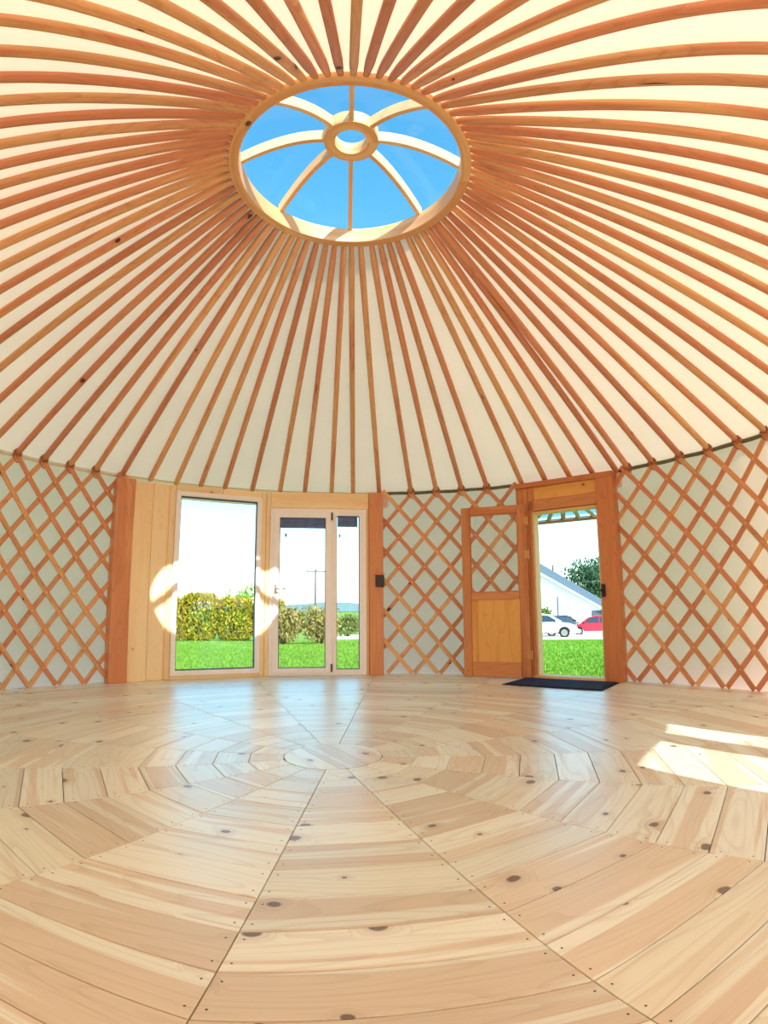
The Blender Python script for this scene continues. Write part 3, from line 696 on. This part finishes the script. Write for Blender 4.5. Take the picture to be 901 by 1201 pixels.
# white house with slate verge
t = NT('white_render'); tc = t.n('ShaderNodeTexCoord'); n1 = t.noise(tc.outputs['Object'], 2, 4); t.bsdf(t.mix(t.math('MULTIPLY', n1, .15), lin((244, 242, 238)), lin((222, 220, 214))), .9, .1); M['render'] = t.m
t = NT('slate'); tc = t.n('ShaderNodeTexCoord'); br = t.n('ShaderNodeTexBrick'); t.set(br.inputs[0], tc.outputs['Object']); br.inputs['Scale'].default_value = 3
br.inputs['Color1'].default_value = lin((122, 146, 160)); br.inputs['Color2'].default_value = lin((138, 162, 174)); br.inputs['Mortar'].default_value = lin((96, 116, 130)); br.inputs['Mortar Size'].default_value = .03
t.bsdf(br.outputs[0], .6, .3); M['slate'] = t.m
HD = 56
P0, P1 = at(70.58, HD), at(64.45, HD); ux = (P1 - P0).normalized(); Lh = (P1 - P0).length
base_z = ter(P0.x, P0.y) - .4
eave_x, eave_z = Lh + .6, CAM.z + .0004*HD - .35
slope = (.0692 - .0004)*HD/Lh; half = 7.6; ridge_x = eave_x - half; ridge_z = eave_z + slope*half
FH = Matrix(((ux.x, -ux.y, 0, P0.x), (ux.y, ux.x, 0, P0.y), (0, 0, 1, base_z), (0, 0, 0, 1)))
house = empty('house', FH, label='white rendered house with a steep slate-edged gable beyond the cars', cat='house')
ez, rz = eave_z - base_z, ridge_z - base_z
bm = newbm(); lx = ridge_x - half; DP = 11
g0 = [(lx + .4, 0), (eave_x - .4, 0), (eave_x - .4, ez - .55), (ridge_x, rz - .75), (lx + .4, ez - .55)]
f0 = [bm.verts.new((x, .35, z)) for x, z in g0]; f1 = [bm.verts.new((x, DP, z)) for x, z in g0]
bm.faces.new(f0); bm.faces.new(f1[::-1])
for i in range(5): bm.faces.new((f0[i], f1[i], f1[(i+1) % 5], f0[(i+1) % 5]))
obj('wall', bm, 'render', house)
for sx in (1, -1):
    bm = newbm(); ex = ridge_x + sx*half; th0, th1 = 1.05, .8
    q = [(ridge_x, rz), (ex, ez), (ex, ez - th1), (ridge_x, rz - th0)]
    a_ = [bm.verts.new((x, 0, z)) for x, z in q]; b_ = [bm.verts.new((x, DP + .4, z)) for x, z in q]
    bm.faces.new(a_); bm.faces.new(b_[::-1])
    for i in range(4): bm.faces.new((a_[i], b_[i], b_[(i+1) % 4], a_[(i+1) % 4]))
    obj('roof_slope', bm, 'slate', house)
    bm = newbm(); q = [(ridge_x, rz - th0 + .1), (ex, ez - th1 + .08), (ex, ez - th1 - .08), (ridge_x, rz - th0 - .1)]
    a_ = [bm.verts.new((x, -.06, z)) for x, z in q]; b_ = [bm.verts.new((x, .02, z)) for x, z in q]
    bm.faces.new(a_); bm.faces.new(b_[::-1])
    for i in range(4): bm.faces.new((a_[i], b_[i], b_[(i+1) % 4], a_[(i+1) % 4]))
    obj('bargeboard', bm, 'white', house)
wx = Lh*.80; wz = CAM.z - .0285*HD - base_z
pbox('window', 'seal', house, (wx, wx + 1.3, .28, .36, wz, wz + .75), bev=.02)
px = Lh*.28; bm = newbm(); tube(bm, [(px, .25, wz + .3), (px, .25, wz + 2.2)], .05, 8); obj('downpipe', bm, 'seal', house, True)
bm = newbm(); vz = rz - slope*(Lh*.22 - ridge_x); tube(bm, [(Lh*.22, .5, vz - .2), (Lh*.22, .5, vz + .55)], .07, 8); obj('roof_vent', bm, 'dark', house, True)

# cars
M['cglass'] = plain('car_window_glass', (52, 62, 72), .1, .6)
M['tyre'] = plain('tyre_rubber', (38, 38, 40), .8, .2)
def car(label, paint, a, d, heading, L=4.2, H=1.48, Wd=1.74):
    b = ground_at(a, d, .12); name = 'car'
    if paint not in M: M[paint] = plain('car_paint_' + paint, {'white': (240, 240, 240), 'red': (196, 22, 44), 'navy': (56, 66, 84), 'crimson': (170, 40, 56)}[paint], .25, .6, vary=.01)
    r = empty(name, Matrix.Translation(b) @ Matrix.Rotation(rad(heading), 4, 'Z'), label=label, cat='car', group='cars parked on the gravel')
    s, k = L/4.2, H/1.48
    def loft(nm, prof, mat, hw0, hw1, z0, z1, par=r, inset=0):
        bm = newbm(); A, B = [], []
        for sy, lst in ((-1, A), (1, B)):
            for x, z in prof:
                f = max(0, min(1, (z - z0)/(z1 - z0))); hw = hw0 + (hw1 - hw0)*f
                lst.append(bm.verts.new((x*s, sy*hw, z*k)))
        bm.faces.new(A); bm.faces.new(B[::-1]); n = len(A)
        for i in range(n): bm.faces.new((A[i], B[i], B[(i+1) % n], A[(i+1) % n]))
        bmesh.ops.recalc_face_normals(bm, faces=bm.faces[:])
        bmesh.ops.bevel(bm, geom=[e for e in bm.edges if (e.verts[0].co.y > 0) == (e.verts[1].co.y > 0)], offset=.04, segments=2, affect='EDGES')
        return obj(nm, bm, mat, par)
    arch = lambda cx: [(cx + .36*math.cos(q), .30 + .36*math.sin(q)) for q in [PI*(i/8) for i in range(9)]]
    body = [(-2.05, .28), (-2.1, .55), (-2.0, .86), (-1.55, .93), (.75, .95), (1.55, .82), (2.02, .66), (2.1, .45), (2.06, .26)] + [(x, max(z, .22)) for x, z in arch(1.28)] + [(x, max(z, .22)) for x, z in arch(-1.28)]
    loft('body', body, paint, Wd/2, Wd/2 - .06, .3, .95)
    loft('cabin', [(-1.85, .90), (-1.62, 1.28), (-1.2, 1.42), (-.1, 1.44), (.35, 1.36), (1.1, .93)], 'cglass', Wd/2 - .07, Wd/2 - .24, .9, 1.45)
    loft('roof', [(-1.66, 1.27), (-1.2, 1.43), (-.1, 1.48), (.42, 1.36), (.34, 1.31), (-.1, 1.40), (-1.2, 1.36), (-1.55, 1.24)], paint, Wd/2 - .17, Wd/2 - .24, 1.2, 1.48)
    for sy in (-1, 1):
        for x0, z0, x1, z1 in ((1.08, .93, .36, 1.37), (-.25, .93, -.28, 1.42), (-1.35, .93, -1.42, 1.36)):
            bm = newbm(); tube(bm, [(x0*s, sy*(Wd/2 - .075), z0*k), (x1*s, sy*(Wd/2 - .215), z1*k)], .035, 6); obj('pillar', bm, paint, r)
        for x in (1.28, -1.28):
            bm = newbm(); cyl(bm, (x*s, sy*(Wd/2 - .11), .31), .31, .2, 20, 'y'); w = obj('wheel', bm, 'tyre', r)
            bm = newbm(); cyl(bm, (x*s, sy*(Wd/2 - .005), .31), .2, .03, 14, 'y'); obj('rim', bm, 'metal', w)
        pbox('headlight', 'metal', r, (1.86*s, 2.0*s, sy*.62 - .16, sy*.62 + .16, .62*k, .76*k), bev=.03)
        pbox('tail_light', 'red' if 'red' in M else 'metal', r, (-2.06*s, -1.96*s, sy*.66 - .12, sy*.66 + .12, .62*k, .86*k), bev=.03)
        pbox('mirror', paint, r, (.78*s, .92*s, sy*(Wd/2 + .02) - .08, sy*(Wd/2 + .02) + .08, .95*k, 1.08*k), bev=.03)
    return r
car('red hatchback parked in front of the white house wall', 'red', 65.4, 47, 158)
car('white car parked nearest to the lawn in the doorway view', 'white', 70.4, 36.5, -22, L=4.3)
car('crimson car mostly hidden behind the white car', 'crimson', 71.4, 40.4, -20, H=1.9)
car('dark blue car parked behind the front of the white car', 'navy', 68.6, 51.0, 30, H=1.6)

# porch canopy over the door, outside
pc = FD @ Vector((.50, .15, 1.72))
cn = empty('porch_canopy', Matrix.Translation(pc) @ FD.to_3x3().to_4x4(), label='fan-shaped wooden porch canopy with blue glazing outside the open door', cat='canopy')
M['bluesheet'] = glass('blue_polycarbonate', (.22, .45, .72))
ends = [(-1.0 + 2.2*i/11, 1.5 - .05*abs(i - 5.5)/5.5) for i in range(12)]
for i, (ex, ey) in enumerate(ends):
    sx = -.02*11/2 + .02*i; bm = newbm(); tube(bm, [(sx, .03, .17), (ex, ey, .125)], .03, 4); obj('rafter', bm, 'slat' if i % 2 else 'pole', cn)
bm = newbm(); tube(bm, [(x, y, .10) for x, y in ends], .032, 6); obj('front_beam', bm, 'pole', cn)
bm = newbm(); v0 = [bm.verts.new((-.11 + .02*i, .03, .20)) for i in range(12)]; v1 = [bm.verts.new((x, y, .155)) for x, y in ends]
for i in range(11): bm.faces.new((v0[i], v0[i+1], v1[i+1], v1[i]))
obj('glazing', bm, 'bluesheet', cn)
